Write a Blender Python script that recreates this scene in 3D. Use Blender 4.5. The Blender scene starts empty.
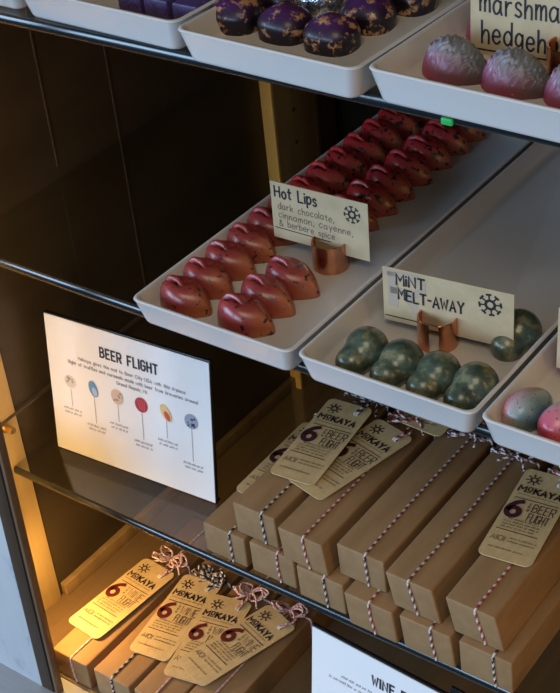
import bpy, bmesh, math, random
from mathutils import Vector, Matrix, Euler
random.seed(7)
C = bpy.context.scene.collection
PI = math.pi

# ------------------------------------------------------------------ materials
def new_mat(name):
    m = bpy.data.materials.new(name); m.use_nodes = True
    nt = m.node_tree
    return m, nt, nt.nodes['Principled BSDF']
def plain(name, col, rough=.5, metal=0., spec=.5, coat=0.):
    m, nt, b = new_mat(name)
    b.inputs['Base Color'].default_value = (*col, 1); b.inputs['Roughness'].default_value = rough
    b.inputs['Metallic'].default_value = metal; b.inputs['Specular IOR Level'].default_value = spec
    b.inputs['Coat Weight'].default_value = coat; b.inputs['Coat Roughness'].default_value = .12
    return m
def node(nt, kind, **kw):
    n = nt.nodes.new(kind)
    for k, v in kw.items():
        if k in n.inputs: n.inputs[k].default_value = v
        else: setattr(n, k, v)
    return n
def ramp(nt, fac, stops):
    r = nt.nodes.new('ShaderNodeValToRGB')
    el = r.color_ramp.elements
    while len(el) < len(stops): el.new(.5)
    for e, (p, c) in zip(el, stops):
        e.position = p; e.color = (*c, 1)
    nt.links.new(fac, r.inputs['Fac'])
    return r.outputs['Color']
def mix(nt, fac, a, b):
    n = nt.nodes.new('ShaderNodeMix'); n.data_type = 'RGBA'
    if hasattr(fac, 'is_linked'): nt.links.new(fac, n.inputs[0])
    else: n.inputs[0].default_value = fac
    for s, i in ((a, 6), (b, 7)):
        if hasattr(s, 'is_linked'): nt.links.new(s, n.inputs[i])
        else: n.inputs[i].default_value = (*s, 1)
    return n.outputs[2]
def coords(nt, seeded=True):
    tc = nt.nodes.new('ShaderNodeTexCoord')
    if not seeded: return tc.outputs['Object']
    oi = nt.nodes.new('ShaderNodeObjectInfo')
    a = nt.nodes.new('ShaderNodeVectorMath'); a.operation = 'MULTIPLY_ADD'
    nt.links.new(oi.outputs['Random'], a.inputs[0]); a.inputs[1].default_value = (3, 5, 7)
    nt.links.new(tc.outputs['Object'], a.inputs[2])
    return a.outputs[0]
def noise(nt, vec, scale, detail=3, rough=.55, stretch=None):
    if stretch:
        mp = nt.nodes.new('ShaderNodeMapping'); mp.inputs['Scale'].default_value = stretch
        nt.links.new(vec, mp.inputs['Vector']); vec = mp.outputs[0]
    n = node(nt, 'ShaderNodeTexNoise', Scale=scale, Detail=detail, Roughness=rough)
    nt.links.new(vec, n.inputs['Vector'])
    return n.outputs['Fac']
def bump(nt, b, h, strength, dist=.001):
    n = node(nt, 'ShaderNodeBump', Strength=strength, Distance=dist)
    nt.links.new(h, n.inputs['Height']); nt.links.new(n.outputs[0], b.inputs['Normal'])
def mottled(name, c1, c2, scale, rough=.6, lo=.35, hi=.65, stretch=None, bstr=0., spec=.5, coat=0., seeded=True):
    m, nt, b = new_mat(name)
    f = noise(nt, coords(nt, seeded), scale, 4, .6, stretch)
    nt.links.new(ramp(nt, f, [(lo, c1), (hi, c2)]), b.inputs['Base Color'])
    b.inputs['Roughness'].default_value = rough; b.inputs['Specular IOR Level'].default_value = spec
    b.inputs['Coat Weight'].default_value = coat
    if bstr: bump(nt, b, f, bstr)
    return m
def grad(nt, axis, lo, hi, wob=.0, scale=120):
    """0..1 along a local axis from lo to hi, with a wobble"""
    tc = nt.nodes.new('ShaderNodeTexCoord'); s = nt.nodes.new('ShaderNodeSeparateXYZ')
    nt.links.new(tc.outputs['Object'], s.inputs[0])
    v = s.outputs[axis]
    if wob:
        nf = noise(nt, coords(nt), scale, 3)
        q = node(nt, 'ShaderNodeMath', operation='MULTIPLY_ADD'); nt.links.new(nf, q.inputs[0]); q.inputs[1].default_value = wob
        nt.links.new(v, q.inputs[2]); v = q.outputs[0]; lo += wob * .5; hi += wob * .5
    mr = node(nt, 'ShaderNodeMapRange'); nt.links.new(v, mr.inputs[0])
    mr.inputs[1].default_value = lo; mr.inputs[2].default_value = hi
    return mr.outputs[0]

M = {}
M['porcelain'] = plain('porcelain', (.62, .61, .595), .22, spec=.5)
def lips_mat(name='lip_red', far=False):
    m, nt, b = new_mat(name)
    g = grad(nt, 0, -.010, .022, .012, 90)
    col = ramp(nt, g, [(0, (.30, .035, .04)), (.5, (.27, .045, .038)), (1, (.46, .15, .04))])
    if far: col = ramp(nt, g, [(0, (.42, .022, .028)), (.5, (.36, .035, .03)), (1, (.40, .11, .035))])
    f = noise(nt, coords(nt), 260 if far else 330, 2, .5)
    sp = ramp(nt, f, [(.59, (0, 0, 0)), (.61, (1, 1, 1))] if far else [(.625, (0, 0, 0)), (.655, (1, 1, 1))])
    nt.links.new(mix(nt, sp, col, (.018, .012, .012)), b.inputs['Base Color'])
    b.inputs['Roughness'].default_value = .33; b.inputs['Coat Weight'].default_value = .35; b.inputs['Coat Roughness'].default_value = .2
    return m
M['lip'] = lips_mat()
M['lip_far'] = lips_mat('lip_red_speckled', True)
def mint_mat():
    m, nt, b = new_mat('mint_green')
    f = noise(nt, coords(nt), 110, 5, .65)
    col = ramp(nt, f, [(.3, (.028, .045, .036)), (.5, (.075, .105, .07)), (.60, (.21, .20, .11)), (.72, (.08, .12, .09))])
    nt.links.new(col, b.inputs['Base Color'])
    b.inputs['Roughness'].default_value = .3; b.inputs['Metallic'].default_value = .12; b.inputs['Coat Weight'].default_value = .4
    b.inputs['Coat Roughness'].default_value = .15
    return m
M['mint'] = mint_mat()
def egg_mat():
    m, nt, b = new_mat('egg_pink_teal')
    g = grad(nt, 0, -.013, .010, .008, 70)
    col = ramp(nt, g, [(0, (.50, .02, .09)), (.25, (.55, .12, .17)), (.5, (.45, .33, .33)), (.75, (.22, .30, .30)), (1, (.06, .13, .15))])
    f = noise(nt, coords(nt), 700, 2, .5)
    sp = ramp(nt, f, [(.66, (0, 0, 0)), (.69, (1, 1, 1))])
    nt.links.new(mix(nt, sp, col, (.03, .02, .03)), b.inputs['Base Color'])
    b.inputs['Roughness'].default_value = .35; b.inputs['Coat Weight'].default_value = .3
    return m
M['egg'] = egg_mat()
def egg2_mat():
    m, nt, b = new_mat('egg_white_pink')
    g = grad(nt, 1, .012, -.016, .008, 70)
    col = ramp(nt, g, [(0, (.45, .30, .36)), (.4, (.55, .42, .45)), (.7, (.6, .2, .25)), (1, (.5, .04, .08))])
    f = noise(nt, coords(nt), 700, 2, .5)
    sp = ramp(nt, f, [(.66, (0, 0, 0)), (.69, (1, 1, 1))])
    nt.links.new(mix(nt, sp, col, (.03, .02, .03)), b.inputs['Base Color'])
    b.inputs['Roughness'].default_value = .35; b.inputs['Coat Weight'].default_value = .3
    return m
M['egg_pale'] = egg2_mat()
def purple_mat():
    m, nt, b = new_mat('purple_gold')
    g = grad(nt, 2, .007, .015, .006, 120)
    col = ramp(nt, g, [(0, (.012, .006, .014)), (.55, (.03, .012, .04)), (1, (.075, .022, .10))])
    f = noise(nt, coords(nt), 120, 6, .72)
    fl = ramp(nt, f, [(.545, (0, 0, 0)), (.60, (1, 1, 1))])
    nt.links.new(mix(nt, fl, col, (.50, .26, .12)), b.inputs['Base Color'])
    b.inputs['Roughness'].default_value = .42; b.inputs['Coat Weight'].default_value = .15
    return m
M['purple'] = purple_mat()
M['square'] = mottled('violet_glitter', (.035, .02, .08), (.11, .07, .22), 1100, .4, .4, .65)
def silver_mat():
    m, nt, b = new_mat('silver_leaf')
    f = noise(nt, coords(nt), 230, 3, .6)
    col = ramp(nt, f, [(.3, (.03, .03, .04)), (.45, (.45, .55, .75)), (.55, (.85, .85, .85)), (.65, (.7, .55, .25)), (.75, (.05, .04, .05))])
    nt.links.new(col, b.inputs['Base Color']); b.inputs['Metallic'].default_value = .9; b.inputs['Roughness'].default_value = .22
    bump(nt, b, f, .5, .002)
    return m
M['silver'] = silver_mat()
def hedge_mat():
    m, nt, b = new_mat('hedgehog_shimmer')
    g = grad(nt, 0, -.014, .012, .012, 80)
    gz = grad(nt, 2, .001, .016, .008, 80)
    pink = ramp(nt, gz, [(0, (.42, .04, .09)), (.5, (.42, .13, .24)), (1, (.22, .20, .26))])
    grey = ramp(nt, gz, [(0, (.11, .05, .06)), (.6, (.10, .11, .10)), (1, (.19, .21, .19))])
    c = mix(nt, g, pink, grey)
    f = noise(nt, coords(nt), 300, 3, .6)
    fl = ramp(nt, f, [(.70, (0, 0, 0)), (.74, (1, 1, 1))])
    nt.links.new(mix(nt, fl, c, (.55, .36, .16)), b.inputs['Base Color'])
    b.inputs['Metallic'].default_value = .1; b.inputs['Roughness'].default_value = .42
    b.inputs['Coat Weight'].default_value = .12
    return m
M['hedge'] = hedge_mat()
M['copper'] = mottled('copper', (.60, .25, .14), (.72, .33, .19), 120, .22)
M['copper'].node_tree.nodes['Principled BSDF'].inputs['Metallic'].default_value = 1
M['card'] = mottled('card_stock', (.43, .335, .195), (.50, .395, .24), 60, .75)
M['kraft'] = mottled('kraft_box', (.255, .142, .058), (.305, .176, .076), 90, .7, stretch=(1, .25, 1), bstr=.06)
M['kraft_tag'] = mottled('kraft_tag', (.56, .405, .19), (.64, .475, .235), 300, .75, stretch=(1, .5, 1))
M['ink'] = plain('ink', (.030, .016, .018), .7)
M['ink_soft'] = plain('ink_soft', (.10, .07, .05), .7)
M['burgundy'] = plain('burgundy_ink', (.055, .008, .018), .7)
M['burgundy_red'] = plain('burgundy_red_ink', (.11, .008, .010), .7)
M['stamp'] = plain('pale_stamp_ink', (.40, .33, .25), .8)
M['marker'] = plain('marker_ink', (.012, .010, .015), .6)
M['pencil'] = plain('brown_pen', (.16, .12, .08), .7)
M['white_t'] = plain('twine_white', (.58, .53, .48), .9)
M['red_t'] = plain('twine_red', (.30, .035, .05), .9)
M['black_t'] = plain('twine_navy', (.025, .02, .045), .9)
M['plum_t'] = plain('twine_plum', (.11, .03, .06), .9)
M['pink_t'] = plain('twine_pink', (.66, .30, .33), .9)
M['paper'] = plain('sign_paper', (.80, .80, .80), .45)
M['black'] = plain('black_acrylic', (.010, .010, .011), .25)
M['sign_ink'] = plain('sign_ink', (.03, .03, .04), .6)
M['sign_grey'] = plain('sign_grey_ink', (.25, .24, .24), .6)
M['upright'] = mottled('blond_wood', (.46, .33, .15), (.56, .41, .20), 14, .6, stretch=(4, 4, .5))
M['upright_edge'] = plain('lit_edge', (.80, .52, .16), .45)  # front edge of the back upright, amber strip light put into the colour
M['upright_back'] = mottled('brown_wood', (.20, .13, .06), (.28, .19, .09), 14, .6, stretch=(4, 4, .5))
M['darkwall'] = mottled('dark_panel', (.045, .033, .021), (.065, .048, .03), 9, .42, stretch=(1, .6, 2), spec=.25)
M['backwall'] = plain('back_black', (.006, .005, .004), .6, spec=.2)
M['frame'] = mottled('walnut_frame', (.13, .07, .03), (.18, .10, .05), 30, .5, stretch=(5, 5, .6))
M['frame_dark'] = mottled('dark_walnut', (.045, .024, .012), (.065, .036, .018), 30, .5, stretch=(5, 5, .6))
M['groove'] = plain('dark_gasket', (.015, .010, .008), .6)
M['floorwood'] = mottled('deck_wood', (.155, .10, .052), (.20, .13, .066), 12, .5, stretch=(5, .5, 5))
M['sill'] = mottled('grey_sill', (.30, .31, .33), (.38, .385, .40), 20, .5, stretch=(.5, 4, 4))
def marble():
    m, nt, b = new_mat('veined_marble')
    v = coords(nt, False)
    f = noise(nt, v, 16, 6, .65, (1, 1, .55))
    nt.links.new(ramp(nt, f, [(.36, (.30, .34, .40)), (.46, (.52, .54, .57)), (.6, (.56, .57, .58))]), b.inputs['Base Color'])
    b.inputs['Roughness'].default_value = .4
    return m
M['marble'] = marble()
M['brass'] = plain('brass', (.65, .45, .18), .3, 1)
M['steel'] = plain('steel', (.6, .6, .6), .3, 1)
M['darktrim'] = plain('dark_trim', (.075, .055, .035), .5)
M['led_house'] = plain('led_housing', (.3, .3, .3), .5)
def glass():
    m = bpy.data.materials.new('shelf_glass'); m.use_nodes = True
    nt = m.node_tree; nt.nodes.clear()
    out = nt.nodes.new('ShaderNodeOutputMaterial')
    tr = node(nt, 'ShaderNodeBsdfTransparent', Color=(.93, .96, .95, 1))
    gl = node(nt, 'ShaderNodeBsdfGlossy', Color=(1, 1, 1, 1), Roughness=.03)
    fr = nt.nodes.new('ShaderNodeFresnel')
    ge = nt.nodes.new('ShaderNodeNewGeometry')          # same reflectance from both sides of the sheet
    io = node(nt, 'ShaderNodeMapRange'); nt.links.new(ge.outputs['Backfacing'], io.inputs[0])
    io.inputs[3].default_value = 1.5; io.inputs[4].default_value = 1 / 1.5
    nt.links.new(io.outputs[0], fr.inputs['IOR'])
    mx = nt.nodes.new('ShaderNodeMixShader')
    nt.links.new(fr.outputs[0], mx.inputs[0]); nt.links.new(tr.outputs[0], mx.inputs[1]); nt.links.new(gl.outputs[0], mx.inputs[2])
    nt.links.new(mx.outputs[0], out.inputs['Surface'])
    return m
M['glass'] = glass()
M['glass_edge'] = plain('glass_polished_edge', (.004, .010, .012), .24, spec=1.)
def green_glow_mat():
    m, nt, b = new_mat('green_glow')
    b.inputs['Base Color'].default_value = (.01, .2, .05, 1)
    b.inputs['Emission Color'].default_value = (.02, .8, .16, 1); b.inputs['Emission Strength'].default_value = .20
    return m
M['green'] = green_glow_mat()

# ------------------------------------------------------------------ mesh helpers
def obj(name, bm, mats, parent=None, loc=(0, 0, 0), rot=(0, 0, 0), sharp=.65, smooth=True):
    me = bpy.data.meshes.new(name)
    bmesh.ops.recalc_face_normals(bm, faces=bm.faces) if getattr(bm, 'fixn', True) else None
    bm.to_mesh(me); bm.free()
    for m in (mats if isinstance(mats, (list, tuple)) else [mats]): me.materials.append(m)
    if smooth:
        for p in me.polygons: p.use_smooth = True
        me.set_sharp_from_angle(angle=sharp)
    o = bpy.data.objects.new(name, me); C.objects.link(o)
    o.location = loc; o.rotation_euler = rot
    if parent: o.parent = parent
    return o
def tag(o, label, cat, group=None):
    o['label'] = label; o['category'] = cat
    if group: o['group'] = group
    return o
def struct(o):
    o['kind'] = 'structure'; return o
def thing(name, label, cat, loc=(0, 0, 0), rot=(0, 0, 0), group=None):
    o = bpy.data.objects.new(name, None); C.objects.link(o)
    o.empty_display_size = .02
    o.location = loc; o.rotation_euler = rot
    return tag(o, label, cat, group)
def box(x0, x1, y0, y1, z0, z1, bev=0., seg=2, bm=None):
    b = bm or bmesh.new()
    r = bmesh.ops.create_cube(b, size=1)
    for v in r['verts']:
        v.co = Vector(((x0 + x1) / 2 + v.co.x * (x1 - x0), (y0 + y1) / 2 + v.co.y * (y1 - y0), (z0 + z1) / 2 + v.co.z * (z1 - z0)))
    if bev:
        es = [e for e in b.edges if e.verts[0] in r['verts']]
        bmesh.ops.bevel(b, geom=es, offset=bev, segments=seg, profile=.5, affect='EDGES')
    return b
def loop_pts(x0, x1, y0, y1, r, n=6):
    out = []
    for cx, cy, a0 in ((x1 - r, y1 - r, 0), (x0 + r, y1 - r, PI / 2), (x0 + r, y0 + r, PI), (x1 - r, y0 + r, 1.5 * PI)):
        for k in range(n + 1):
            a = a0 + PI / 2 * k / n
            out.append((cx + r * math.cos(a), cy + r * math.sin(a)))
    return out
def bridge(b, l0, l1):
    n = len(l0)
    for k in range(n): b.faces.new((l0[k], l0[(k + 1) % n], l1[(k + 1) % n], l1[k]))
def tray_bm(w, d, h):
    """origin at the front left rim corner on the shelf; x 0..w, y 0..d"""
    b = bmesh.new()
    spec = [(.0060, 0, .005), (.0047, .0006, .005), (.0040, .002, .005), (.0006, h - .0016, .0055), (0, h - .0008, .006), (.0005, h - .0001, .006), (.0012, h, .006),
            (.0022, h - .0001, .0055), (.0028, h - .0008, .0052), (.0058, .0075, .005), (.0072, .0056, .005), (.0092, .005, .005)]
    loops = []
    for ins, z, r in spec:
        loops.append([b.verts.new((x, y, z)) for x, y in loop_pts(ins, w - ins, ins, d - ins, r)])
    for a, c in zip(loops, loops[1:]): bridge(b, a, c)
    b.faces.new(loops[0][::-1]); b.faces.new(loops[-1])
    return b
def dome_bm(bound, apex, hfun, ns=14, nt=48, disp=None):
    b = bmesh.new()
    rings = []
    for i in range(1, ns + 1):
        s = math.sin(PI / 2 * i / ns) if i < ns else 1.
        ring = []
        for k in range(nt):
            t = 2 * PI * k / nt
            bx, by = bound(t)
            x = s * bx + (1 - s) * apex[0]; y = s * by + (1 - s) * apex[1]
            ring.append(b.verts.new((x, y, hfun(s, t, x, y))))
        rings.append(ring)
    top = b.verts.new((apex[0], apex[1], hfun(0, 0, apex[0], apex[1])))
    for k in range(nt): b.faces.new((top, rings[0][k], rings[0][(k + 1) % nt]))
    for a, c in zip(rings, rings[1:]): bridge(b, a, c)
    base = [b.verts.new((v.co.x * .97, v.co.y * .97, 0)) for v in rings[-1]]
    bridge(b, rings[-1], base); b.faces.new(base)
    return b
def star_bm(sdf, cen, rmax, nu=36, nv=20, zmin=0.):
    b = bmesh.new()
    rows = []
    for i in range(1, nv):
        th = PI * i / nv
        row = []
        for k in range(nu):
            ph = 2 * PI * k / nu
            d = Vector((math.sin(th) * math.cos(ph), math.sin(th) * math.sin(ph), math.cos(th)))
            lo, hi = 0., rmax
            for _ in range(24):
                m = (lo + hi) / 2
                if sdf(cen + d * m) < 0: lo = m
                else: hi = m
            p = cen + d * lo
            if p.z < zmin:
                q = (cen.z - zmin) / max(1e-9, -d.z); p = cen + d * min(q, lo); p.z = zmin
            row.append(b.verts.new(p))
        rows.append(row)
    def pole(sg):
        lo, hi = 0., rmax
        for _ in range(24):
            m = (lo + hi) / 2
            if sdf(cen + Vector((0, 0, sg * m))) < 0: lo = m
            else: hi = m
        return b.verts.new((cen.x, cen.y, max(zmin, cen.z + sg * lo)))
    t, bo = pole(1), pole(-1)
    for k in range(nu):
        b.faces.new((t, rows[0][k], rows[0][(k + 1) % nu])); b.faces.new((bo, rows[-1][(k + 1) % nu], rows[-1][k]))
    for a, c in zip(rows, rows[1:]): bridge(b, a, c)
    return b
def resample(pts, step):
    pts = [Vector(p) for p in pts]
    out = [pts[0]]; acc = 0.
    for a, c in zip(pts, pts[1:]):
        L = (c - a).length
        if L < 1e-9: continue
        t = step - acc
        while t <= L:
            out.append(a + (c - a) * (t / L)); t += step
        acc = L - (t - step)
    if (out[-1] - pts[-1]).length > step * .2: out.append(pts[-1])
    return out
def spline(pts, n=8, closed=False):
    P = [Vector(p) for p in pts]; out = []
    N = len(P)
    rng = range(N if closed else N - 1)
    for i in rng:
        p0 = P[(i - 1) % N] if closed or i > 0 else P[0]
        p1, p2 = P[i], P[(i + 1) % N]
        p3 = P[(i + 2) % N] if closed or i + 2 < N else P[-1]
        for k in range(n):
            t = k / n
            out.append(.5 * ((2 * p1) + (p2 - p0) * t + (2 * p0 - 5 * p1 + 4 * p2 - p3) * t * t + (3 * p1 - p0 - 3 * p2 + p3) * t ** 3))
    if not closed: out.append(P[-1])
    return out
def twine(b, pts, r=.00082, step=.0007, period=8):
    """striped two-colour twine along pts: material 0 and 1 wind round it"""
    P = resample(pts, step)
    if len(P) < 2: return
    ns = 6; prev = None; up = Vector((0.03, .05, 1))
    ring0 = None
    for i, p in enumerate(P):
        d = (P[min(i + 1, len(P) - 1)] - P[max(i - 1, 0)]).normalized()
        s = d.cross(up)
        if s.length < .05: s = d.cross(Vector((1, .1, 0)))
        s.normalize(); u = s.cross(d)
        rr = r * (1 + .16 * math.sin(i * 2 * PI / (period / 2)))
        ring = [b.verts.new(p + (s * math.cos(2 * PI * k / ns) + u * math.sin(2 * PI * k / ns)) * rr) for k in range(ns)]
        if prev:
            for k in range(ns):
                f = b.faces.new((prev[k], prev[(k + 1) % ns], ring[(k + 1) % ns], ring[k]))
                f.material_index = int(((i + k * period / ns) % period) < period / 2)
        else: ring0 = ring
        prev = ring
    b.faces.new(ring0[::-1]); b.faces.new(prev)

# ------------------------------------------------------------------ lettering (single strokes)
G = {
'A': "0,0 2,6 4,0;.7,2 3.3,2", 'B': "0,0 0,6 2.5,6 3.6,5.2 3.6,4 2.5,3.2 0,3.2;2.5,3.2 4,2.4 4,.9 2.7,0 0,0",
'C': "4,5 3,6 1,6 0,5 0,1 1,0 3,0 4,1", 'D': "0,0 0,6 2.4,6 4,4.6 4,1.4 2.4,0 0,0", 'E': "3.6,6 0,6 0,0 3.6,0;0,3.1 3,3.1",
'F': "3.6,6 0,6 0,0;0,3.1 3,3.1", 'G': "4,5 3,6 1,6 0,5 0,1 1,0 3,0 4,1 4,3 2.3,3", 'H': "0,0 0,6;4,0 4,6;0,3 4,3", 'I': "0,0 0,6",
'K': "0,0 0,6;4,6 0,2.6;1.3,3.6 4,0", 'L': "0,6 0,0 3.4,0", 'M': "0,0 0,6 2.2,2.5 4.4,6 4.4,0", 'N': "0,0 0,6 4,0 4,6",
'O': "1,0 0,1 0,5 1,6 3,6 4,5 4,1 3,0 1,0", 'P': "0,0 0,6 3,6 4,5.2 4,3.6 3,2.8 0,2.8", 'R': "0,0 0,6 3,6 4,5.2 4,3.6 3,2.8 0,2.8;2,2.8 4,0",
'S': "4,5.1 3,6 1,6 0,5.1 0,4 1,3.2 3,2.8 4,2 4,.9 3,0 1,0 0,.9", 'T': "0,6 4,6;2,6 2,0", 'U': "0,6 0,1 1,0 3,0 4,1 4,6",
'V': "0,6 2,0 4,6", 'W': "0,6 1.2,0 2.5,4.5 3.8,0 5,6", 'Y': "0,6 2,3 4,6;2,3 2,0", '6': "~3.5,5.9 1.8,5 .5,3.2 .3,1.7 1,.4 2.2,.1 3.4,.8 3.6,2.1 2.7,3.1 1.4,3 .5,2",
'2': "~0,5 1,6 3,6 3.8,5 3,3 0,0;0,0 4,0", '-': "0,3 2,3", ',': "~.6,.4 .5,-.4 0,-1.2", '.': "0,.1 .3,.1", "'": ".4,6 .2,4.6", '&': "4,0 .8,4.4 .8,5.4 1.6,6 2.4,5.4 2.2,4.4 .3,2 .2,.9 1,0 2.2,0 3.8,2",
'a': "~3,3.4 1.6,4 .4,3.2 0,1.6 .8,.1 2.2,.5 3,2;3,3.8 3,1 3.5,0", 'b': "0,6.4 .1,0;~.1,2 1.4,3.8 2.8,3 2.9,1 1.6,0 .1,.7", 'c': "~3,3.3 1.8,4 .5,3.2 0,1.6 .8,.2 2,0 3,.7",
'd': "~3,2.6 1.8,3.9 .4,3 .1,1.2 1.2,0 2.4,.6 3,2;3,6.4 3,.2", 'e': "~.2,2 2.8,2.2 2.6,3.5 1.5,4 .4,3.2 .1,1.4 1,.1 2.2,.1 3,.8", 'f': "~2.4,6 1.5,6.3 .9,5.2 .9,2 .9,0;0,3.6 2.2,3.6",
'g': "~2.9,3 1.7,4 .4,3.1 .2,1.3 1.2,.3 2.4,1 2.9,2.4;~2.9,3.8 2.9,0 2.6,-1.6 1.4,-2.2 .2,-1.5", 'h': "0,6.4 .1,0;~.1,2 1.2,3.7 2.4,3.6 2.8,2.4 2.8,0", 'i': "0,3.8 0,0;0,5.2 0,5.5",
'k': "0,6.4 0,0;2.6,3.8 .1,1.6;.9,2.2 2.8,0", 'l': "0,6.4 0,0", 'm': "0,3.9 .1,0;~.1,2.4 1,3.8 1.9,3.4 2,0;~2,2.4 2.9,3.8 3.8,3.4 4,0", 'n': "0,3.9 .1,0;~.1,2 1.2,3.8 2.4,3.6 2.8,2.4 2.8,0",
'o': "~1.5,4 .3,3.1 0,1.6 .9,.1 2.2,.2 3,1.6 2.7,3.3 1.5,4", 'p': "0,3.8 .1,-2.2;~.1,2.4 1.3,3.9 2.7,3.2 2.8,1.2 1.6,0 .1,.7", 'r': "0,3.9 .1,0;~.1,2.2 1,3.6 2.2,3.8", 's': "~2.4,3.4 1.4,4 .4,3.4 .6,2.4 2,1.7 2.5,.8 1.6,0 .2,.4",
't': "1,5.6 1,.4 2,0;0,3.8 2.2,3.8", 'u': "~0,3.8 .2,1 1.2,0 2.4,.8 2.8,2;2.8,3.8 2.9,0", 'v': "0,3.8 1.3,0 2.7,3.8", 'w': "0,3.8 1,0 2,3 3,0 4,3.8", 'y': "0,3.8 1.4,.6;2.8,3.8 .8,-2",
}
def stroke(b, pts, w, z=0., mi=0, ext=.35):
    P = [Vector((p[0], p[1], 0)) for p in pts]
    def quad(a, c):
        f = b.faces.new([b.verts.new((q.x, q.y, z)) for q in (a[0], a[1], c[1], c[0])]); f.material_index = mi
    n = len(P)
    L, Rr = [], []
    closed = n > 3 and (P[0] - P[-1]).length < 1e-7
    for i, p in enumerate(P):
        a = P[i - 1] if i > 0 else (P[-2] if closed else None)
        c = P[i + 1] if i < n - 1 else (P[1] if closed else None)
        d1 = (p - a).normalized() if a is not None and (p - a).length > 1e-9 else None
        d2 = (c - p).normalized() if c is not None and (c - p).length > 1e-9 else None
        d1 = d1 or d2; d2 = d2 or d1
        if d1 is None: return
        n1 = Vector((-d1.y, d1.x, 0)); n2 = Vector((-d2.y, d2.x, 0))
        m = n1 + n2
        if m.length < .3: m = n1.copy()
        m.normalize(); k = min(1.6, 1 / max(.3, m.dot(n1)))
        q = p.copy()
        if not closed:
            if i == 0: q -= d2 * w * ext
            if i == n - 1: q += d1 * w * ext
        L.append(q + m * (w / 2 * k)); Rr.append(q - m * (w / 2 * k))
    for i in range(n - 1): quad((L[i], Rr[i]), (L[i + 1], Rr[i + 1]))
def parse(g):
    out = []
    for s in g.split(';'):
        sm = s.startswith('~'); s = s.lstrip('~')
        out.append((sm, [tuple(map(float, p.split(','))) for p in s.split()]))
    return out
def text(b, s, x, y, size, width=None, weight=.12, align='l', z=0., mi=0, sx=1., slant=0., gap=1.6, jit=0.):
    """one line of lettering, baseline at y; size = cap height"""
    k = size / 6; ws = []
    for ch in s:
        if ch == ' ': ws.append(2.4 * sx); continue
        ws.append(max(p[0] for sm, st in parse(G[ch]) for p in st) * sx)
    tot = sum(ws) + gap * (len(s) - 1)
    if width:
        f = width / (tot * k)
    else: f = 1.
    cx = x - {'l': 0, 'c': .5, 'r': 1}[align] * tot * k * f
    for ch, w in zip(s, ws):
        if ch != ' ':
            jy = random.uniform(-jit, jit) * size; js = 1 + random.uniform(-jit, jit) * .8
            for sm, st in parse(G[ch]):
                if sm: st = [(v.x, v.y) for v in spline([(p[0], p[1], 0) for p in st], 5)]
                stroke(b, [(cx + (p[0] * sx * js + p[1] * slant) * k * f, y + p[1] * k * js + jy) for p in st], weight * size, z, mi)
        cx += (w + gap) * k * f
def dashes(b, x0, x1, y, h, z=0., mi=0, dens=.8):
    """a line of print too small to read: short strokes"""
    x = x0
    while x < x1:
        w = random.uniform(.4, 1.6) * h * 1.6
        w = min(w, x1 - x)
        xx = x
        while xx < x + w:
            stroke(b, [(xx, y + random.uniform(0, .1) * h), (xx + h * .3, y + h * random.uniform(.7, 1.1))], h * .22, z, mi, 0)
            xx += h * .5
        x += w + h * .7
def disc(b, cx, cy, rx, ry, z=0., mi=0, n=20, rot=0.):
    vs = []
    for k in range(n):
        a = 2 * PI * k / n; px, py = rx * math.cos(a), ry * math.sin(a)
        vs.append(b.verts.new((cx + px * math.cos(rot) - py * math.sin(rot), cy + px * math.sin(rot) + py * math.cos(rot), z)))
    f = b.faces.new(vs); f.material_index = mi
def sun_mark(b, cx, cy, r, z=0., mi=0, rot=.2, cardlike=False):
    n = 24
    ring = [(cx + r * .42 * math.cos(2 * PI * k / n), cy + r * .42 * math.sin(2 * PI * k / n)) for k in range(n + 1)]
    stroke(b, ring, r * (.26 if cardlike else .2), z, mi)
    for k in range(8):
        a = rot + 2 * PI * k / 8; ca, sa = math.cos(a), math.sin(a)
        stroke(b, [(cx + r * .5 * ca, cy + r * .5 * sa), (cx + r * .95 * ca, cy + r * .95 * sa)], r * .15, z, mi, 0)
        if cardlike:
            t = r * .26
            stroke(b, [(cx + r * ca - t * sa, cy + r * sa + t * ca), (cx + r * ca + t * sa, cy + r * sa - t * ca)], r * .2, z, mi, 0)
        else:
            disc(b, cx + r * .98 * ca, cy + r * .98 * sa, r * .13, r * .13, z, mi, 8)

# ------------------------------------------------------------------ the case (setting)
FL = -.147                                     # deck of the lower compartment
WX = -.180                                     # inner face of the left side
S = lambda name, bm, m, **k: struct(obj(name, bm, m, **k))
def sheared(b, k=.03, z0=-.08):                # the front post is a little out of plumb
    for v in b.verts: v.co.x += k * (v.co.z - z0)
    return b
S('floor', box(-.20, .60, -.047, .46, FL - .02, FL), M['floorwood'], smooth=False)
S('wall_left', box(WX - .02, WX, .0145, .46, FL, .62), M['darkwall'], smooth=False)
S('wall_back', box(WX - .02, .60, .44, .46, FL, .62), M['backwall'], smooth=False)
S('wall_right', box(.58, .60, -.047, .44, FL, .62), M['darkwall'], smooth=False)
S('ceiling', box(WX - .02, .60, -.047, .46, .62, .64), M['backwall'], smooth=False)
# front upright on the left side (blond, with a shelf pin) and the back upright with its pin holes
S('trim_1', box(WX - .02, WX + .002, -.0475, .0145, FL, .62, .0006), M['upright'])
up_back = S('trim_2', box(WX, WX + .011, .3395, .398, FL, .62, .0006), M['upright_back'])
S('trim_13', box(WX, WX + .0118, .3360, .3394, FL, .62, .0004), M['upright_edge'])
hb = bmesh.new()
for z in (.0385, .069, .0997, .1303, .161, .1915, .222, .2525):
    bmesh.ops.create_cone(hb, cap_ends=True, segments=14, radius1=.0020, radius2=.0020, depth=.0004, matrix=Matrix.Translation((WX + .0111, .3655, z)) @ Matrix.Rotation(PI / 2, 4, 'Y'))
obj('pin_hole', hb, M['groove'], up_back)
S('trim_3', box(WX, WX + .007, .4035, .4060, FL, .62), M['brass'], smooth=False)
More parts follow.
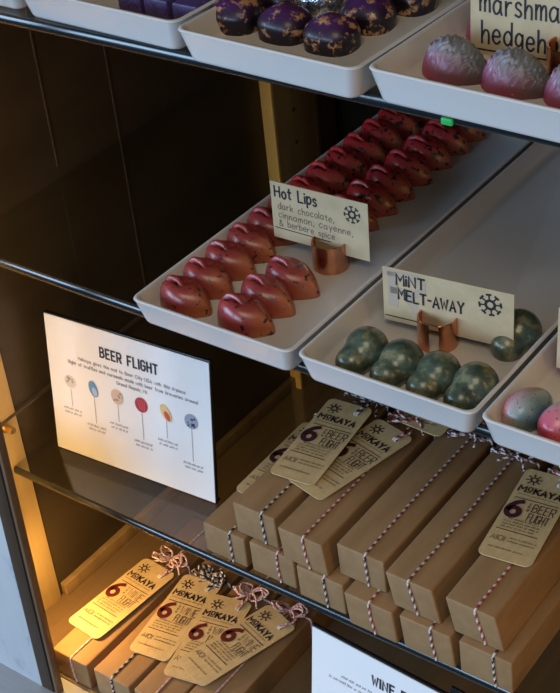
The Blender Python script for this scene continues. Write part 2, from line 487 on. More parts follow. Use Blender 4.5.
# ledge along the left side on the deck, and the slim rail on the left panel
S('baseboard_left', box(WX, WX + .006, .0180, .40, FL, FL + .012, .0006), M['upright_back'])
S('trim_4', box(WX, WX + .0032, -.0020, .33, .0398, .0418), M['darktrim'], smooth=False)
S('trim_5', box(WX, WX + .0006, .1675, .1690, .06, .62), M['darktrim'], smooth=False)
S('trim_6', box(WX, WX + .0006, .1027, .1040, .20, .62), M['darktrim'], smooth=False)
# front frame: outer dark stile, gasket, inner brown stile; marble apron and sill
S('trim_7', sheared(box(-.1105, -.1075, -.062, -.056, FL - .001, .64, .0005)), M['frame'])
S('trim_8', sheared(box(-.1125, -.1105, -.061, -.056, FL - .001, .64)), M['groove'], smooth=False)
S('trim_12', sheared(box(-.1245, -.1125, -.062, -.056, FL - .001, .64, .0008)), M['frame_dark'])
S('wall_front', sheared(box(-.60, -.1245, -.062, -.056, FL - .0010, .050, .0006)), M['marble'])
S('trim_9', box(-.70, .60, -.098, -.047, FL - .021, FL - .001, .0012), M['sill'])
S('trim_10', box(-.70, .60, -.094, -.050, -.60, FL - .021), M['sill'], smooth=False)

# shelf pin under the rail
p = bmesh.new()
bmesh.ops.create_cone(p, cap_ends=True, segments=16, radius1=.0028, radius2=.0026, depth=.009, matrix=Matrix.Translation((WX + .0065, .0020, .0362)) @ Matrix.Rotation(PI / 2, 4, 'Y'))
bmesh.ops.create_cone(p, cap_ends=True, segments=16, radius1=.0040, radius2=.0040, depth=.0015, matrix=Matrix.Translation((WX + .0028, .0020, .0362)) @ Matrix.Rotation(PI / 2, 4, 'Y'))
tag(obj('shelf_pin', p, M['brass']), 'small metal shelf pin on the amber-lit post at the left', 'pin')

# glass shelves: pane plus polished front edge
SH = {'low': 0., 'mid': .192, 'top': .3675}
def shelf(z, label):
    t = thing('glass_shelf', label, 'shelf', (0, 0, z), group='glass shelves')
    obj('pane', box(WX + .0025, .58, .0022, .40, -.0072, 0), M['glass'], t, smooth=False)
    b = bmesh.new(); pr = []
    n = 10
    for k in range(n + 1):                      # pencil-polished edge
        a = -PI / 2 + PI * k / n
        pr.append((.0022 - .0024 * math.cos(a), -.0036 + .0036 * math.sin(a)))
    l0 = [b.verts.new((WX + .0025, y, zz)) for y, zz in pr]; l1 = [b.verts.new((.58, y, zz)) for y, zz in pr]
    for k in range(n): b.faces.new((l0[k], l0[k + 1], l1[k + 1], l1[k]))
    b.faces.new((l0[0], l1[0], l1[-1], l0[-1])); b.faces.new(l0); b.faces.new(l1[::-1])
    e = obj('polished_edge', b, M['glass_edge'], t, sharp=1.2)
    return t
shelf(SH['low'], 'lowest glass shelf, carrying the kraft boxes and the tilted white menu sign')
shelf(SH['mid'], 'middle glass shelf, carrying the trays of red, green and pink chocolates')
top_shelf = shelf(SH['top'], 'top glass shelf, carrying the trays of purple chocolates and hedgehogs')

lens = obj('green_spot', box(-.0030, .0030, -.0016, .0004, -.0018, .0018, .0008), M['green'], top_shelf, (.2015, -.0002, -.0050))  # small green block with weak emission on the top shelf's front edge
lens['label'] = 'small glowing green spot'
# ------------------------------------------------------------------ trays
TH = .018
def tray(x0, x1, y0, y1, z, label, yaw=0.):
    return tag(obj('serving_tray', tray_bm(x1 - x0, y1 - y0, TH), M['porcelain'], None, (x0, y0, z), (0, 0, math.radians(yaw)), sharp=.9), label, 'tray', 'white porcelain trays')
ZM, ZT = SH['mid'], SH['top']
tray(-.0085, .1070, -.0145, .300, ZM, 'white porcelain tray holding two rows of red lip-shaped chocolates')
tray(.1100, .2200, -.0138, .300, ZM, 'white porcelain tray, mostly empty, holding the dark green chocolates')
tray(.2228, .3330, -.0138, .300, ZM, 'white porcelain tray holding the speckled pink egg chocolates')
tray(-.1760, -.0715, .0050, .250, ZT, 'white porcelain tray at the far upper left, only its corner showing', -1.6)
tray(-.0690, .0485, -.0010, .250, ZT, 'white porcelain tray holding the small violet square chocolates', -1.8)
tray(.0522, .1622, -.0105, .250, ZT, 'white porcelain tray holding the purple and gold domed chocolates', -2.0)
tray(.1642, .2762, -.0100, .250, ZT, 'white porcelain tray holding the ridged hedgehog chocolates', -1.5)
MF, TF = ZM + .005, ZT + .005

# ------------------------------------------------------------------ chocolates
ORD = ['nearest the front', 'second from the front', 'third from the front', 'fourth from the front', 'fifth from the front', 'sixth from the front', 'seventh from the front',
       'eighth from the front', 'ninth from the front', 'tenth from the front', 'eleventh from the front', 'twelfth from the front', 'thirteenth from the front']
def place(o, first, loc, rz, label, sc=1.):
    c = o if first else o.copy()
    if not first: C.objects.link(c)
    c.location = loc; c.rotation_euler = (0, 0, rz); c.scale = (sc, sc, sc)
    c['label'] = label
    return c
def lip_bm():
    def bound(t):
        c, s = math.cos(t), math.sin(t)
        return (.0186 * c + .0003, .0126 * s * (1 - .50 * max(0, c) ** 2.2) * (1 - .06 * max(0, -c)))
    def h(s, t, x, y):
        z = .0168 * max(0., 1 - s ** 4.4) ** .56
        z *= 1 - .20 * max(0., (x + .004) / .022) ** 1.2
        u = (x + .0180) / .0200                                  # along the mouth line, 0 at the left end
        gx = max(0., min(1., u / .05)) * max(0., min(1., (1 - u) / .30))
        yc = -.0012 - .0012 * u + .0008 * math.sin(u * 5)
        d = (y - yc) / .0010
        z -= .0036 * gx * math.exp(-d * d) * min(1., (1 - s) * 18)
        z += .0012 * gx * math.exp(-((y - yc - .0030) / .0020) ** 2) * min(1., (1 - s) * 8)
        z -= .0020 * math.exp(-((x - .0005) / .0022) ** 2) * math.exp(-((y - .0040) / .0042) ** 2)
        return max(z, 0.)
    return dome_bm(bound, (-.0055, -.0005), h, 40, 110)
lip = tag(obj('lip_chocolate', lip_bm(), M['lip'], sharp=3), '', 'chocolate', 'red lip-shaped chocolates')
far_lip = lip.copy(); far_lip.data = lip.data.copy(); far_lip.data.materials[0] = M['lip_far']; C.objects.link(far_lip)
far_first = True
first = True
for i in range(13):
    y = .0098 + .0224 * i
    x = .0135 - .0006 * i
    if i >= 6: place(far_lip, far_first, (x, y, MF), random.uniform(-.06, .06), 'bright red lip-shaped chocolate in the left-hand row, ' + ORD[i]); far_first = False
    else: place(lip, first, (x, y, MF), random.uniform(-.06, .06), 'dark red lip-shaped chocolate in the left-hand row, ' + ORD[i]); first = False
for (x, y), n in zip(((.0572, .0110), (.0566, .0332), (.0580, .0560)), ('nearest the front', 'middle of the three before the card', 'just in front of the copper ring')):
    place(lip, False, (x, y, MF), random.uniform(-.05, .05), 'orange-tipped red lip-shaped chocolate in the right-hand row, ' + n, 1.03)
for y, n in zip((.136, .158, .180, .2035, .2275, .2515, .2730), ('mostly hidden by the card', 'first one clear of the card', 'second past the card', 'third past the card', 'fourth past the card', 'fifth past the card', 'farthest, only its tip showing')):
    place(far_lip, False, (.0478, y, MF), random.uniform(-.05, .05), 'speckled red lip-shaped chocolate in the right-hand row, ' + n)

def mint_sdf(p):
    a = (p - Vector((.0012, .0050, .0082))).length - .0122
    b = (p - Vector((-.0004, -.0068, .0052))).length - .0093
    k = .003
    h = max(k - abs(a - b), 0) / k
    return min(a, b) - h * h * k * .25
mint = tag(obj('mint_chocolate', star_bm(mint_sdf, Vector((-.0008, -.0022, .0055)), .04, 44, 30), M['mint'], sharp=3), '', 'chocolate', 'green two-lobed chocolates')
for i, (x, y, n) in enumerate(((.1360, .0105, 'leftmost of the four along the tray front'), (.1590, .0095, 'second from left along the tray front'), (.1818, .0095, 'third from left along the tray front'),
                               (.2040, .0100, 'rightmost of the four along the tray front'), (.2010, .0640, 'alone behind the card at the right'))):
    place(mint, i == 0, (x, y, MF), random.uniform(-.12, .1), 'dark green two-lobed chocolate, ' + n)

def egg_bm():
    def sdf(p):
        t = p.y / .0158
        w = 1 - .13 * t
        return math.sqrt((p.x / (.0106 * w)) ** 2 + t * t + ((p.z - .0060) / (.0110 * w)) ** 2) - 1
    return star_bm(sdf, Vector((0, 0, .0065)), .04, 40, 24)
egg_g = 'speckled egg chocolates'
egg_me = egg_bm()
egg = tag(obj('egg_chocolate', egg_me, M['egg'], None, (.2372, .0118, MF), (0, 0, -.22), sharp=3), 'speckled egg chocolate, pink fading to teal, in the tray corner', 'chocolate', egg_g)
e2 = tag(obj('egg_chocolate', egg_bm(), M['egg_pale'], None, (.2578, .0112, MF), (0, 0, -.25), sharp=3), 'speckled egg chocolate, white fading to red, cut by the picture edge', 'chocolate', egg_g)
e3 = tag(obj('egg_chocolate', egg_bm(), plain('magenta_shell', (.42, .03, .20), .3, coat=.3), None, (.2420, .0690, MF), (0, 0, -.1), sharp=3), 'magenta egg chocolate behind the edge-on card at the right', 'chocolate', egg_g)

def purple_bm():
    def bound(t):
        c, s = math.cos(t), math.sin(t)
        sg = lambda v, p: math.copysign(abs(v) ** p, v)
        return (.0138 * sg(c, .72), .0122 * sg(s, .8))
    def h(s, t, x, y):
        z = .0070 + .0085 * max(0., 1 - s ** 2.4) ** .55
        return z - .0004 * math.sin(x * 500) * (1 - s)
    return dome_bm(bound, (-.001, .001), h, 16, 56)
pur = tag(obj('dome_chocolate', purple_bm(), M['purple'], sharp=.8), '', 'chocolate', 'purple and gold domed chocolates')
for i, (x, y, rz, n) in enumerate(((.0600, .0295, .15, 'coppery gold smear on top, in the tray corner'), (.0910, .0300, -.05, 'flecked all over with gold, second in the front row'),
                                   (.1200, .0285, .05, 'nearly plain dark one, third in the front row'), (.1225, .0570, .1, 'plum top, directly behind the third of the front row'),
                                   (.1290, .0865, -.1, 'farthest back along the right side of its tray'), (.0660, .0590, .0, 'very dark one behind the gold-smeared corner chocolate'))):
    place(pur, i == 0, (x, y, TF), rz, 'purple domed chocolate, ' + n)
def silver_bm():
    def sdf(p): return (p - Vector((0, 0, .0085))).length - .0132
    return star_bm(sdf, Vector((0, 0, .0085)), .03, 36, 20)
tag(obj('silver_truffle', silver_bm(), M['silver'], None, (.0915, .0615, TF), sharp=3), 'round mirror-silver chocolate among the purple domes', 'chocolate')

sq = tag(obj('square_chocolate', box(-.0082, .0082, -.020, .020, 0, .0115, .0012), M['square'], sharp=.5), '', 'chocolate', 'violet square chocolates')
for i, (x, n) in enumerate(((-.0035, 'leftmost of the three'), (.0150, 'middle of the three'), (.0345, 'rightmost of the three'))):
    place(sq, i == 0, (x, .0390, TF), 0, 'glittery violet block chocolate, ' + n)

def hedge_bm():
    def bound(t):
        c, s = math.cos(t), math.sin(t)
        return (.0188 * c + .0000, .0138 * s * (1 - .30 * max(0, c) ** 1.5))
    rs = random.Random(3)
    ph = [rs.uniform(0, 6.28) for _ in range(8)]
    from mathutils import noise as N
    def h(s, t, x, y):
        z = .0182 * max(0., 1 - s ** 2.5) ** .62 * (1 - .12 * max(0., x / .018))
        q = N.noise(Vector((x, y, z)) * 160) * .0032
        q2 = N.noise(Vector((x * 1.3 + 5, y, z)) * 420)
        a = x * .95 - z * .45 + q                                 # wavy quills running down over the back
        w = math.sin(a * 2 * PI / .0025) * (.6 + .4 * q2)
        return max(0., z + .00115 * (w + .55 * q2) * max(0., min(1., (1 - s) * 6)))
    b = dome_bm(bound, (-.004, 0), h, 46, 150)
    return b
hed = tag(obj('hedgehog_chocolate', hedge_bm(), M['hedge'], sharp=3), '', 'chocolate', 'ridged hedgehog chocolates')
for i, (x, y, n) in enumerate(((.1915, .0262, 'in the front row by the tray corner'), (.2235, .0250, 'middle of the front row'), (.2555, .0238, 'in the front row, cut by the picture edge'), (.1905, .0690, 'pink and half hidden behind the written card'))):
    place(hed, i == 0, (x, y, TF), random.uniform(-.06, .06), 'ridged grey and pink hedgehog-shaped chocolate, ' + n, .94)

# ------------------------------------------------------------------ copper rings and place cards
def ring_bm(r=.0112, h=.0185, th=.0009, gap=.28, face=PI / 2):
    """an open copper band, the gap of angle 2*gap centred on direction face"""
    b = bmesh.new(); n = 44; prev = None
    for k in range(n + 1):
        a = face + gap + (2 * PI - 2 * gap) * k / n
        ca, sa = math.cos(a), math.sin(a)
        cur = [b.verts.new((q * ca, q * sa, z)) for q, z in ((r, .0003), (r, h - .0003), (r - th * .4, h), (r - th, h - .0003), (r - th, .0003), (r - th * .4, 0))]
        if prev:
            for j in range(6): b.faces.new((prev[j], prev[(j + 1) % 6], cur[(j + 1) % 6], cur[j]))
        else: b.faces.new(cur)
        prev = cur
    b.faces.new(prev[::-1])
    return b
def holder(x, y, z, label, face, gap, h=.0185):
    return tag(obj('ring_holder', ring_bm(face=face, gap=gap, h=h), M['copper'], None, (x, y, z), sharp=.7), label, 'card holder', 'copper ring card holders')
holder(.0645, .0872, MF, 'copper ring holding the card among the red chocolates', PI / 2, .15)
holder(.1628, .0480, MF, 'open copper ring holding the card behind the green chocolates', -1.25, .26)
holder(.2385, .0475, TF, 'copper ring at the upper right holding the hedgehog card', PI / 2, .15, .0150)
holder(.2900, .0470, MF, 'copper ring holding the card of the pink egg tray', PI / 2, .15)

def card(name, w, h, loc, yaw, lean, label, build, roll=0.):
    t = obj(name, box(0, w, 0, h, -.0003, .0003), M['card'], None, loc, (0, 0, 0), smooth=False)
    t.rotation_mode = 'XYZ'
    t.matrix_world = Matrix.Translation(loc) @ Matrix.Rotation(yaw, 4, 'Z') @ Matrix.Rotation(PI / 2 - lean, 4, 'X') @ Matrix.Rotation(roll, 4, 'Z')
    tag(t, label, 'place card', 'handwritten place cards')
    return t
def child_print(t, name, mats, build):
    b = bmesh.new(); build(b)
    for f in b.faces:
        if f.normal.z < 0: f.normal_flip()
    me_o = obj(name, _B(b), mats, t, smooth=False)
    return me_o
class _B:                                     # keeps the winding of flat print
    def __init__(s, b): s.b = b; s.fixn = False
    def to_mesh(s, me):
        s.b.normal_update()
        for f in s.b.faces:
            if f.normal.z < 0: f.normal_flip()
        s.b.to_mesh(me)
    def free(s): s.b.free()
    @property
    def faces(s): return s.b.faces

Z = .00045
def card_hot(b):
    w, h = .0690, .0385
    text(b, 'Hot Lips', .0030, .0287, .0072, width=.0300, weight=.17, z=Z, mi=0, jit=.06)
    sun_mark(b, .0580, .0290, .0052, Z, 0, .1, True)
    for k, s in enumerate(('dark chocolate,', 'cinnamon, cayenne,', '& berbere spice')):
        text(b, s, .0048, .0205 - .0058 * k, .0042, width=(.0400, .0530, .0400)[k], weight=.13, z=Z, mi=1, jit=.06)
    stroke(b, [(.0015, .0072), (.0420, .0066)], .0006, Z, 0)
def card_mint(b):
    # pale printed letter half hidden by the writing
    stroke(b, [(.006, .012), (.006, .030)], .006, Z, 2); stroke(b, [(.003, .0312), (.020, .0312), (.024, .028), (.024, .024), (.020, .0205), (.006, .0205)], .0042, Z, 2)
    stroke(b, [(.013, .020), (.024, .005), (.031, .0055)], .005, Z, 2)
    text(b, 'MiNT', .0085, .0250, .0066, width=.0170, weight=.18, z=Z + .0001, mi=0, jit=.05)
    text(b, 'MELT-AWAY', .0095, .0155, .0066, width=.0390, weight=.18, z=Z + .0001, mi=0, jit=.05)
    sun_mark(b, .0640, .0250, .0062, Z, 0, .15, True)
    stroke(b, [(.0010, .0032), (.0330, .0032)], .0007, Z, 0)
def card_hedge(b):
    text(b, 'marshmallow', .0050, .0212, .0100, width=.0560, weight=.11, z=Z, mi=0, jit=.05)
    text(b, 'hedgehog', .0060, .0062, .0100, width=.0440, weight=.11, z=Z, mi=0, jit=.05)
    stroke(b, [(.0030, .0026), (.060, .0030)], .0008, Z, 0)
for nm, w, h, loc, yaw, lab, fn in (
    ('place_card', .0690, .0385, (.0236, .0862, .2075), .03, 'handwritten kraft card among the red chocolates, with a black sun mark', card_hot),
    ('place_card', .0775, .0345, (.1290, .0465, .2035), .10, 'handwritten kraft card in capitals, standing behind the green chocolates', card_mint),
    ('place_card', .0720, .0400, (.1850, .0500, .3725), .03, 'card with large lowercase handwriting among the hedgehog chocolates', card_hedge),
    ('place_card', .0700, .0370, (.2352, .0470, .2065), .03, 'card cut off at the right edge above the pink eggs', None)):
    t = card(nm, w, h, loc, yaw, .03, lab, lambda b: None)
    if fn: child_print(t, 'handwriting', [M['marker'], M['pencil'], M['stamp']], fn)

# ------------------------------------------------------------------ menu signs
def sign(loc, yaw, lean, label, title, beer):
    W, H = .1435, .1130
    t = thing('menu_sign', label, 'sign', loc, (0, 0, yaw), 'slanted white menu signs')
    tilt = Euler((PI / 2 - lean, 0, 0))
    page = obj('page', box(0, W, .001, H, -.0006, 0), M['paper'], t, (0, 0, 0), tilt, smooth=False)
    obj('back_plate', box(-.0006, W + .0006, 0, H + .0012, -.0034, -.0007, .0004), M['black'], t, (0, 0, 0), tilt)
    obj('foot', box(-.0006, W + .0006, .0004, .006, 0, .0016, .0004), M['black'], t)
    if not beer: obj('clip', box(.106, .116, H - .006, H + .006, -.0060, -.0036, .0005), M['black'], t, (0, 0, 0), tilt)
    z = .0003
    def words(b):
        text(b, title, W / 2 + .003, H - .0215, (.0074), width=.0500, weight=.20, align='c', z=z, gap=2.4)
    child_print(page, 'title', M['sign_ink'], words)
    def small(b):
        L = (('Mokaya gives the nod to Beer City USA with this 6-piece', .094), ('flight of truffles and caramels made with beer from breweries around', .114), ('Grand Rapids, MI', .026))
        for k, (s, w) in enumerate(L):
            s = ''.join(c for c in s if c in G or c == ' ')
            if beer: text(b, s, W / 2 + .004, H - .0300 - .0050 * k, .0026, width=w, weight=.15, align='c', z=z)
            else: dashes(b, W / 2 - w / 2, W / 2 + w / 2, H - .0300 - .0050 * k, .0022, z)
        for k in range(6):
            x = .019 + .0215 * k
            y = H - .073 - (.012 if k % 2 else .004) - (.004 if k == 5 else 0)
            stroke(b, [(x, H - .057), (x, y + .006)], .0004, z)
            dashes(b, x - .0085, x + .0085, y + .0022, .0019, z); dashes(b, x - .0075, x + .0075, y - .0012, .0019, z)
    child_print(page, 'small_print', M['sign_grey'], small)
    looks = [((.62, .58, .54), (.35, .3, .27)), ((.12, .28, .50), (.35, .5, .7)), ((.60, .45, .36), (.3, .2, .16)), ((.40, .02, .05), (.62, .12, .14)), ((.75, .50, .20), (.62, .08, .06)), ((.30, .33, .42), (.03, .04, .09))]
    shp = [(.0052, .0052, 0), (.0040, .0066, .3), (.0053, .0062, .2), (.0056, .0060, 0), (.0040, .0072, .5), (.0056, .0060, 0)]
    for k in range(6):
        def pic(b, k=k):
            x, y = .019 + .0215 * k, H - (.0505 if beer else .0560)
            rx, ry, rt = shp[k]
            disc(b, x, y, rx, ry, z + .0001, 0, 24, rt)
            r = random.Random(k)
            if k in (1, 4): disc(b, x + .001, y - .002, rx * .55, ry * .55, z + .0002, 1, 16, rt)
            elif k == 3:
                for q in range(4): stroke(b, [(x - .003 + q * .002, y + .004), (x - .001 + q * .0012, y - .004)], .0005, z + .0002, 1)
            else:
                for q in range(7 if k != 5 else 10): disc(b, x + r.uniform(-.003, .003), y + r.uniform(-.0035, .0035), r.uniform(.0006, .0013), r.uniform(.0005, .001), z + .0002, 1, 8, r.uniform(0, 3))
        child_print(page, 'chocolate_picture', [plain('print_a%d' % k, looks[k][0], .5), plain('print_b%d' % k, looks[k][1], .5)], pic)
    return t
sign((-.1640, .0345, 0), .062, .135, 'white menu sign with six pictured chocolates, tilted back on the lowest shelf', 'BEER FLIGHT', True)
sign((.0815, -.0058, FL), -.058, .135, 'white menu sign with a black rim, in front of the stacked boxes at the bottom', 'WINE FLIGHT', False)

# ------------------------------------------------------------------ kraft boxes
BL, BH = .170, .0252
def bow(b, x, y, z, big, rs):
    """knot with loops and tails"""
    for k in range(2 + big):
        for sg in (-1, 1):
            a = rs.uniform(-.5, .5); L = rs.uniform(.011, .016); w = rs.uniform(.003, .006)
            d = Vector((sg * math.cos(a), math.sin(a), 0)); n = Vector((-d.y, d.x, 0))
            up = Vector((0, 0, 1))
            pts = [Vector((x, y, z + .002)), d * L * .5 + n * w + up * .004, d * L + up * rs.uniform(.002, .005), d * L * .5 - n * w + up * .002, Vector((0, 0, .002))]
            pts = [pts[0]] + [Vector((x, y, z)) + q for q in pts[1:]]
            twine(b, spline(pts, 8), .00085)
    for sg in (-1, 1):
        a = -PI / 2 + sg * rs.uniform(.4, 1.0)
        d = Vector((math.cos(a), math.sin(a), 0)); n = Vector((-d.y, d.x, 0)); L = rs.uniform(.012, .02)
        twine(b, spline([Vector((x, y, z + .002)), Vector((x, y, z)) + d * L * .4 + n * .002 + Vector((0, 0, .003)), Vector((x, y, z)) + d * L + Vector((0, 0, .0012))], 8), .00085)
    tw = [Vector((x + .0022 * math.cos(q), y + .0022 * math.sin(q), z + .0012 + .0003 * q)) for q in [k * .5 for k in range(14)]]
    twine(b, tw, .00085)
def kraft_box(x0, y, z, w, lean, cols, frac, label, group, bowy=.132, big=0, seed=0, yaw=0.):
    """x0 = left edge of the foot; lean shifts the squashed top sideways"""
    b = box(0, w, 0, BL, 0, BH, .0011, 3)
    for v in b.verts: v.co.x += lean * v.co.z / BH
    o = obj('kraft_box', b, M['kraft'], None, (x0, y, z), (0, 0, yaw), sharp=.9)
    tag(o, label, 'gift box', group)
    r = .00082; xt = w * frac + lean
    tb = bmesh.new(); rs = random.Random(seed)
    pts = [(xt - lean + .001, -r * .6, r), (xt - lean * .5 + rs.uniform(-.0006, .0006), -r * .6, BH * .5), (xt, -r * .6, BH - .001), (xt, .0012, BH + r * .7), (xt + rs.uniform(-.001, .001), BL * .35, BH + r * .7), (xt, bowy, BH + r * .7), (xt, BL - .001, BH + r * .7),
           (xt, BL + r * .6, BH - .001), (xt - lean, BL + r * .6, r)]
    twine(tb, pts, r)
    # the crosswise turn near the bow
    twine(tb, [(lean * .02 - r, bowy, .001), (lean - r, bowy, BH), (lean + .001, bowy, BH + r), (lean + w - .001, bowy + .001, BH + r), (lean + w + r, bowy + .001, BH), (w + r, bowy + .001, .001)], r)
    obj('twine', tb, [M['white_t'], M[cols]], o, sharp=3)
    bb = bmesh.new(); bow(bb, xt, bowy, BH + r, big, rs)
    obj('bow', bb, [M['white_t'], M[cols]], o, sharp=3)
    return o
GU, GL, GW = 'boxes in the upper layer of the stack', 'boxes in the lower layer of the stack', 'boxes on the deck at the lower left'
NU = ['leftmost', 'second from left', 'middle', 'second from right', 'rightmost']
low = [(.0028, .0040, .0345, 0, 'black_t', .65), (.0415, .0045, .0355, -.0005, 'red_t', .64), (.0815, .0020, .0355, -.001, 'black_t', .60), (.1225, -.0020, .0350, -.0030, 'red_t', .53), (.1620, -.0010, .0355, -.0030, 'plum_t', .62), (.2010, -.0005, .0350, -.001, 'black_t', .66)]
NLw = ['leftmost', 'second from left', 'third from left', 'third from right', 'second from right', 'rightmost']
TWN = {'black_t': 'navy and white', 'red_t': 'red and white', 'plum_t': 'plum and white', 'pink_t': 'pink and white'}
for k, (x, y, w, ln, c, f) in enumerate(low):
    kraft_box(x, y, .0, w, ln, c, f, 'kraft box with %s twine, %s in the stack\'s lower layer' % (TWN[c], NLw[k]), GL, seed=k)
upp = [(.0298, .0075, .0335, -.001, 'black_t', .69), (.0705, .0035, .0340, -.0030, 'red_t', .58), (.1090, .0100, .0345, -.0010, 'plum_t', .61), (.1525, .0045, .0325, -.0055, 'plum_t', .50), (.1945, .0045, .0330, -.0060, 'red_t', .61)]
for k, (x, y, w, ln, c, f) in enumerate(upp):
    kraft_box(x, y, BH + (.0013 if k == 0 else .0004), w, ln, c, f, 'kraft box with %s twine, %s in the stack\'s upper layer' % (TWN[c], NU[k]), GU, seed=20 + k)
dk = [(-.1255, 'pink_t', .55), (-.0850, 'black_t', .52), (-.0465, 'pink_t', .50), (-.0100, 'pink_t', .50)]
NDk = ['leftmost, by the amber post', 'second from the amber post', 'third from the amber post', 'farthest from the amber post']
for k, (x, c, f) in enumerate(dk):
    kraft_box(x, -.0450 + .001 * k, FL + .0001, .0345, 0, c, f, 'kraft box on the deck under the glass, %s' % NDk[k], GW, bowy=.119, big=2, seed=40 + k)

# ------------------------------------------------------------------ kraft tags
TW, TL = .0340, .0850
def tag_bm():
    b = bmesh.new()
    out = [b.verts.new((x, y, 0)) for x, y in loop_pts(-TW / 2, TW / 2, 0, TL, .0045, 5)]
    hole = [b.verts.new((.0085 + .0019 * math.cos(2 * PI * k / 14), TL - .0088 + .0019 * math.sin(2 * PI * k / 14), 0)) for k in range(14)]
    es = [b.edges.new((l[k], l[(k + 1) % len(l)])) for l in (out, hole) for k in range(len(l))]
    bmesh.ops.triangle_fill(b, edges=es, use_beauty=True, use_dissolve=False)
    fs = list(b.faces)
    for f in fs:
        f.normal_update()
    r = bmesh.ops.extrude_face_region(b, geom=fs)
    for v in [g for g in r['geom'] if isinstance(g, bmesh.types.BMVert)]: v.co.z += .0006
    return b
def print_main(b, kind):
    z = .0009; x0 = -TW / 2
    sun_mark(b, -.0085, TL - .0100, .0048, z, 0, .2)
    # word mark with the small raised underlined second letter
    text(b, 'M', -.0145, TL - .0228, .0052, weight=.26, z=z, sx=.9, width=.0043)
    text(b, 'O', -.0086, TL - .0210, .0034, weight=.26, z=z, width=.0024)
    stroke(b, [(-.0089, TL - .0225), (-.0060, TL - .0225)], .0008, z)
    text(b, 'KAYA', -.0044, TL - .0228, .0052, weight=.26, z=z, width=.0172)
    dashes(b, -.0140, .0125, TL - .0258, .0010, z)
    stroke(b, [(-.0140, TL - .0292), (.0145, TL - .0292)], .0006, z, 0, 0)
    stroke(b, [(-.0145, TL - .0600), (.0120, TL - .0600)], .0006, z, 0, 0)
    for k in range(4): dashes(b, -.0125 if k else -.0105, .0105 - .002 * (k == 3), TL - .0500 - .0026 * k, .0015, z)
    # bottom block
    text(b, 'AIOI', -.0145, TL - .0700, .0042, weight=.10, z=z, width=.0085)
    for k in range(2): dashes(b, -.0035, .0135, TL - .0665 - .0030 * k, .0014, z)
    dashes(b, -.0130, .0090, TL - .0770, .0014, z)
def print_thin(b, kind):
    z = .0009
    text(b, kind, .0002, TL - .0388, .0072, weight=.085, z=z, width=.0140)
    text(b, 'FLIGHT', .0000, TL - .0478, .0072, weight=.085, z=z, width=.0130)
    for k, ch in enumerate('the'): text(b, ch, -.0030, TL - .0338 - .0028 * k, .0026, weight=.14, z=z)
def gift_tag(x, y, z, rot, label, kind, group, tilt=(0, 0), cord='black_t', to=None, printed=True, col='burgundy'):
    o = obj('gift_tag', tag_bm(), M['kraft_tag'], None, (0, 0, 0), smooth=False)
    o.matrix_world = Matrix.Translation((x, y, z)) @ Matrix.Rotation(rot, 4, 'Z') @ Matrix.Rotation(tilt[1], 4, 'Y') @ Matrix.Rotation(tilt[0], 4, 'X') @ Matrix.Translation((0, -TL / 2, 0))
    tag(o, label, 'gift tag', group)
    if printed:
        child_print(o, 'print', M['ink'], lambda b: print_main(b, kind))
        child_print(o, 'flight_lettering', M['ink_soft'] if kind == 'WINE' else M['ink'], lambda b: print_thin(b, kind))
        def six(b):
            k = .0105 / 6
            pts = [(v.x, v.y) for v in spline([(p[0], p[1], 0) for p in parse(G['6'])[0][1]], 6)]
            stroke(b, [(-.0150 + p[0] * .0023, TL - .0470 + p[1] * .0026) for p in pts], .0036, .0009, 0, .1)
        child_print(o, 'numeral', M[col], six)
    if cord is None: return o
    cb = bmesh.new()
    hx, hy = .0085, TL - .0088
    twine(cb, spline([(hx - .0008, hy - .001, -.0010), (hx - .0012, hy - .0012, .0012), (hx + .0005, hy + .004, .0018), (hx + .003, hy + .0090, .0016), (hx + .002, hy + .0140, .0016)], 8), .0008)
    twine(cb, spline([(hx + .0006, hy - .001, -.0008), (hx + .0006, hy - .0010, .0013), (hx + .002, hy + .004, .0020), (hx, hy + .0085, .0016)], 8), .0008)
    obj('cord', cb, [M['white_t'], M[cord]], o, sharp=3)
    return o
ZU = 2 * BH + .0004
GT, GTW = 'tags on the stacked boxes', 'tags on the deck boxes'
gift_tag(.0180, .0830, BH + .0002, math.radians(1), 'kraft tag half hidden, slid under the leftmost upper box of the stack', 'BEER', GT, cord=None)
gift_tag(.0725, .0800, ZU + .0026, math.radians(-13), 'kraft tag lying askew, partly under the straighter tag on the stack', 'BEER', GT, (0, 0), 'red_t')
gift_tag(.0480, .0830, ZU + .0058, math.radians(5.5), 'kraft tag lying uppermost on the left of the stack, fully readable', 'BEER', GT, (.02, 0))
gift_tag(.0975, .1700, ZU + .0030, math.radians(-3), 'kraft tag disappearing under the tray of green chocolates', 'BEER', GT, (0, 0), 'red_t')
gift_tag(.1990, .0880, ZU + .0026, math.radians(7), 'kraft tag lying on the right end box of the stack', 'BEER', GT, (0, 0), 'red_t')
ZD = FL + BH
gift_tag(-.1123, .0205, ZD + .0028, math.radians(-5), 'kraft tag in bright amber light on the leftmost deck box', 'WINE', GTW, (.0, 0), 'pink_t', col='burgundy_red')
gift_tag(-.0631, .0266, ZD + .0028, math.radians(9), 'kraft tag on the second deck box, beside the amber-lit one', 'WINE', GTW, (.0, 0), 'black_t', col='burgundy_red')
gift_tag(-.0283, .0221, ZD + .0030, math.radians(12), 'kraft tag on the deck boxes, mostly covered by the crooked tag', 'WINE', GTW, (0, 0), 'pink_t', col='burgundy_red')
gift_tag(-.0048, .0263, ZD + .0052, math.radians(-17), 'kraft tag lying crooked on top of another, nearest the bottom menu sign', 'WINE', GTW, (0, 0), 'pink_t', col='burgundy_red')

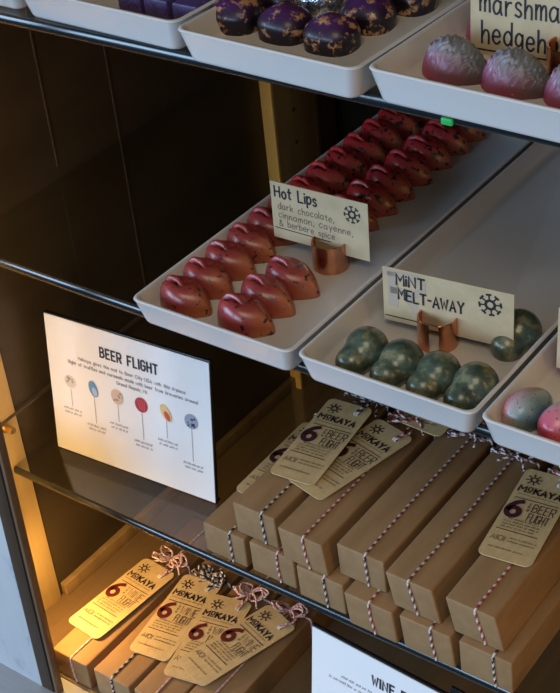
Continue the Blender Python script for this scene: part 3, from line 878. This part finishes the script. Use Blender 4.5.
# ------------------------------------------------------------------ light
def area(name, loc, target, sx, sy, power, col):
    l = bpy.data.lights.new(name, 'AREA'); l.shape = 'RECTANGLE'; l.size = sx; l.size_y = sy; l.energy = power; l.color = col
    o = bpy.data.objects.new(name, l); C.objects.link(o); o.location = loc
    o.rotation_euler = (Vector(target) - Vector(loc)).to_track_quat('-Z', 'Y').to_euler()
    return o
area('shop_window', (-2.35, -2.2, .75), (.05, 0, .15), 2.2, 1.3, 80, (.48, .71, 1.0))
area('street_window', (-.30, -3.2, .90), (.05, 0, .12), 1.8, 1.2, 58, (.52, .73, 1.0))
area('room_light', (.9, -1.3, 2.3), (.1, .1, .2), 1.2, 1.2, 18, (1.0, .80, .56))
# amber strip lights behind the front posts of the case
def strip(name, loc, direction, power, length=.60):
    l = bpy.data.lights.new(name, 'AREA'); l.shape = 'RECTANGLE'; l.size = .005; l.size_y = length; l.energy = power; l.color = (1.0, .56, .16)
    o = bpy.data.objects.new(name, l); C.objects.link(o); o.location = loc
    zz = -Vector(direction).normalized(); xx = Vector((0, 0, 1)).cross(zz).normalized(); yy = zz.cross(xx)
    o.matrix_world = Matrix.Translation(loc) @ Matrix(((xx.x, yy.x, zz.x, 0), (xx.y, yy.y, zz.y, 0), (xx.z, yy.z, zz.z, 0), (0, 0, 0, 1)))
    return o
strip('strip_light_left', (-.1310, -.0530, .19), (-1.3, 1, 0), .34)
strip('strip_light_right', (.52, -.045, .19), (-.8, .6, 0), .36)
strip('strip_light_low', (-.1300, -.0425, -.070), (.30, 1, -.9), .20, .012)
w = bpy.data.worlds.new('World'); bpy.context.scene.world = w; w.use_nodes = True
w.node_tree.nodes['Background'].inputs[0].default_value = (.60, .72, .95, 1); w.node_tree.nodes['Background'].inputs[1].default_value = .06

# ------------------------------------------------------------------ camera
cd = bpy.data.cameras.new('Camera'); cam = bpy.data.objects.new('Camera', cd); C.objects.link(cam)
R = ((.80651, .276174, -.522752), (.584198, -.508139, .632856), (-.090852, -.815796, -.57116))
cam.matrix_world = Matrix(((R[0][0], -R[0][1], -R[0][2], .501836), (R[1][0], -R[1][1], -R[1][2], -.499585), (R[2][0], -R[2][1], -R[2][2], .650428), (0, 0, 0, 1)))
cd.sensor_width = 36; cd.sensor_fit = 'AUTO'; cd.lens = 36 * 1413 / 693; cd.clip_start = .02; cd.clip_end = 50
sc = bpy.context.scene; sc.camera = cam
sc.view_settings.view_transform = 'Standard'; sc.view_settings.look = 'None'; sc.view_settings.gamma = 1; sc.view_settings.exposure = .10
sc.view_settings.use_curve_mapping = False
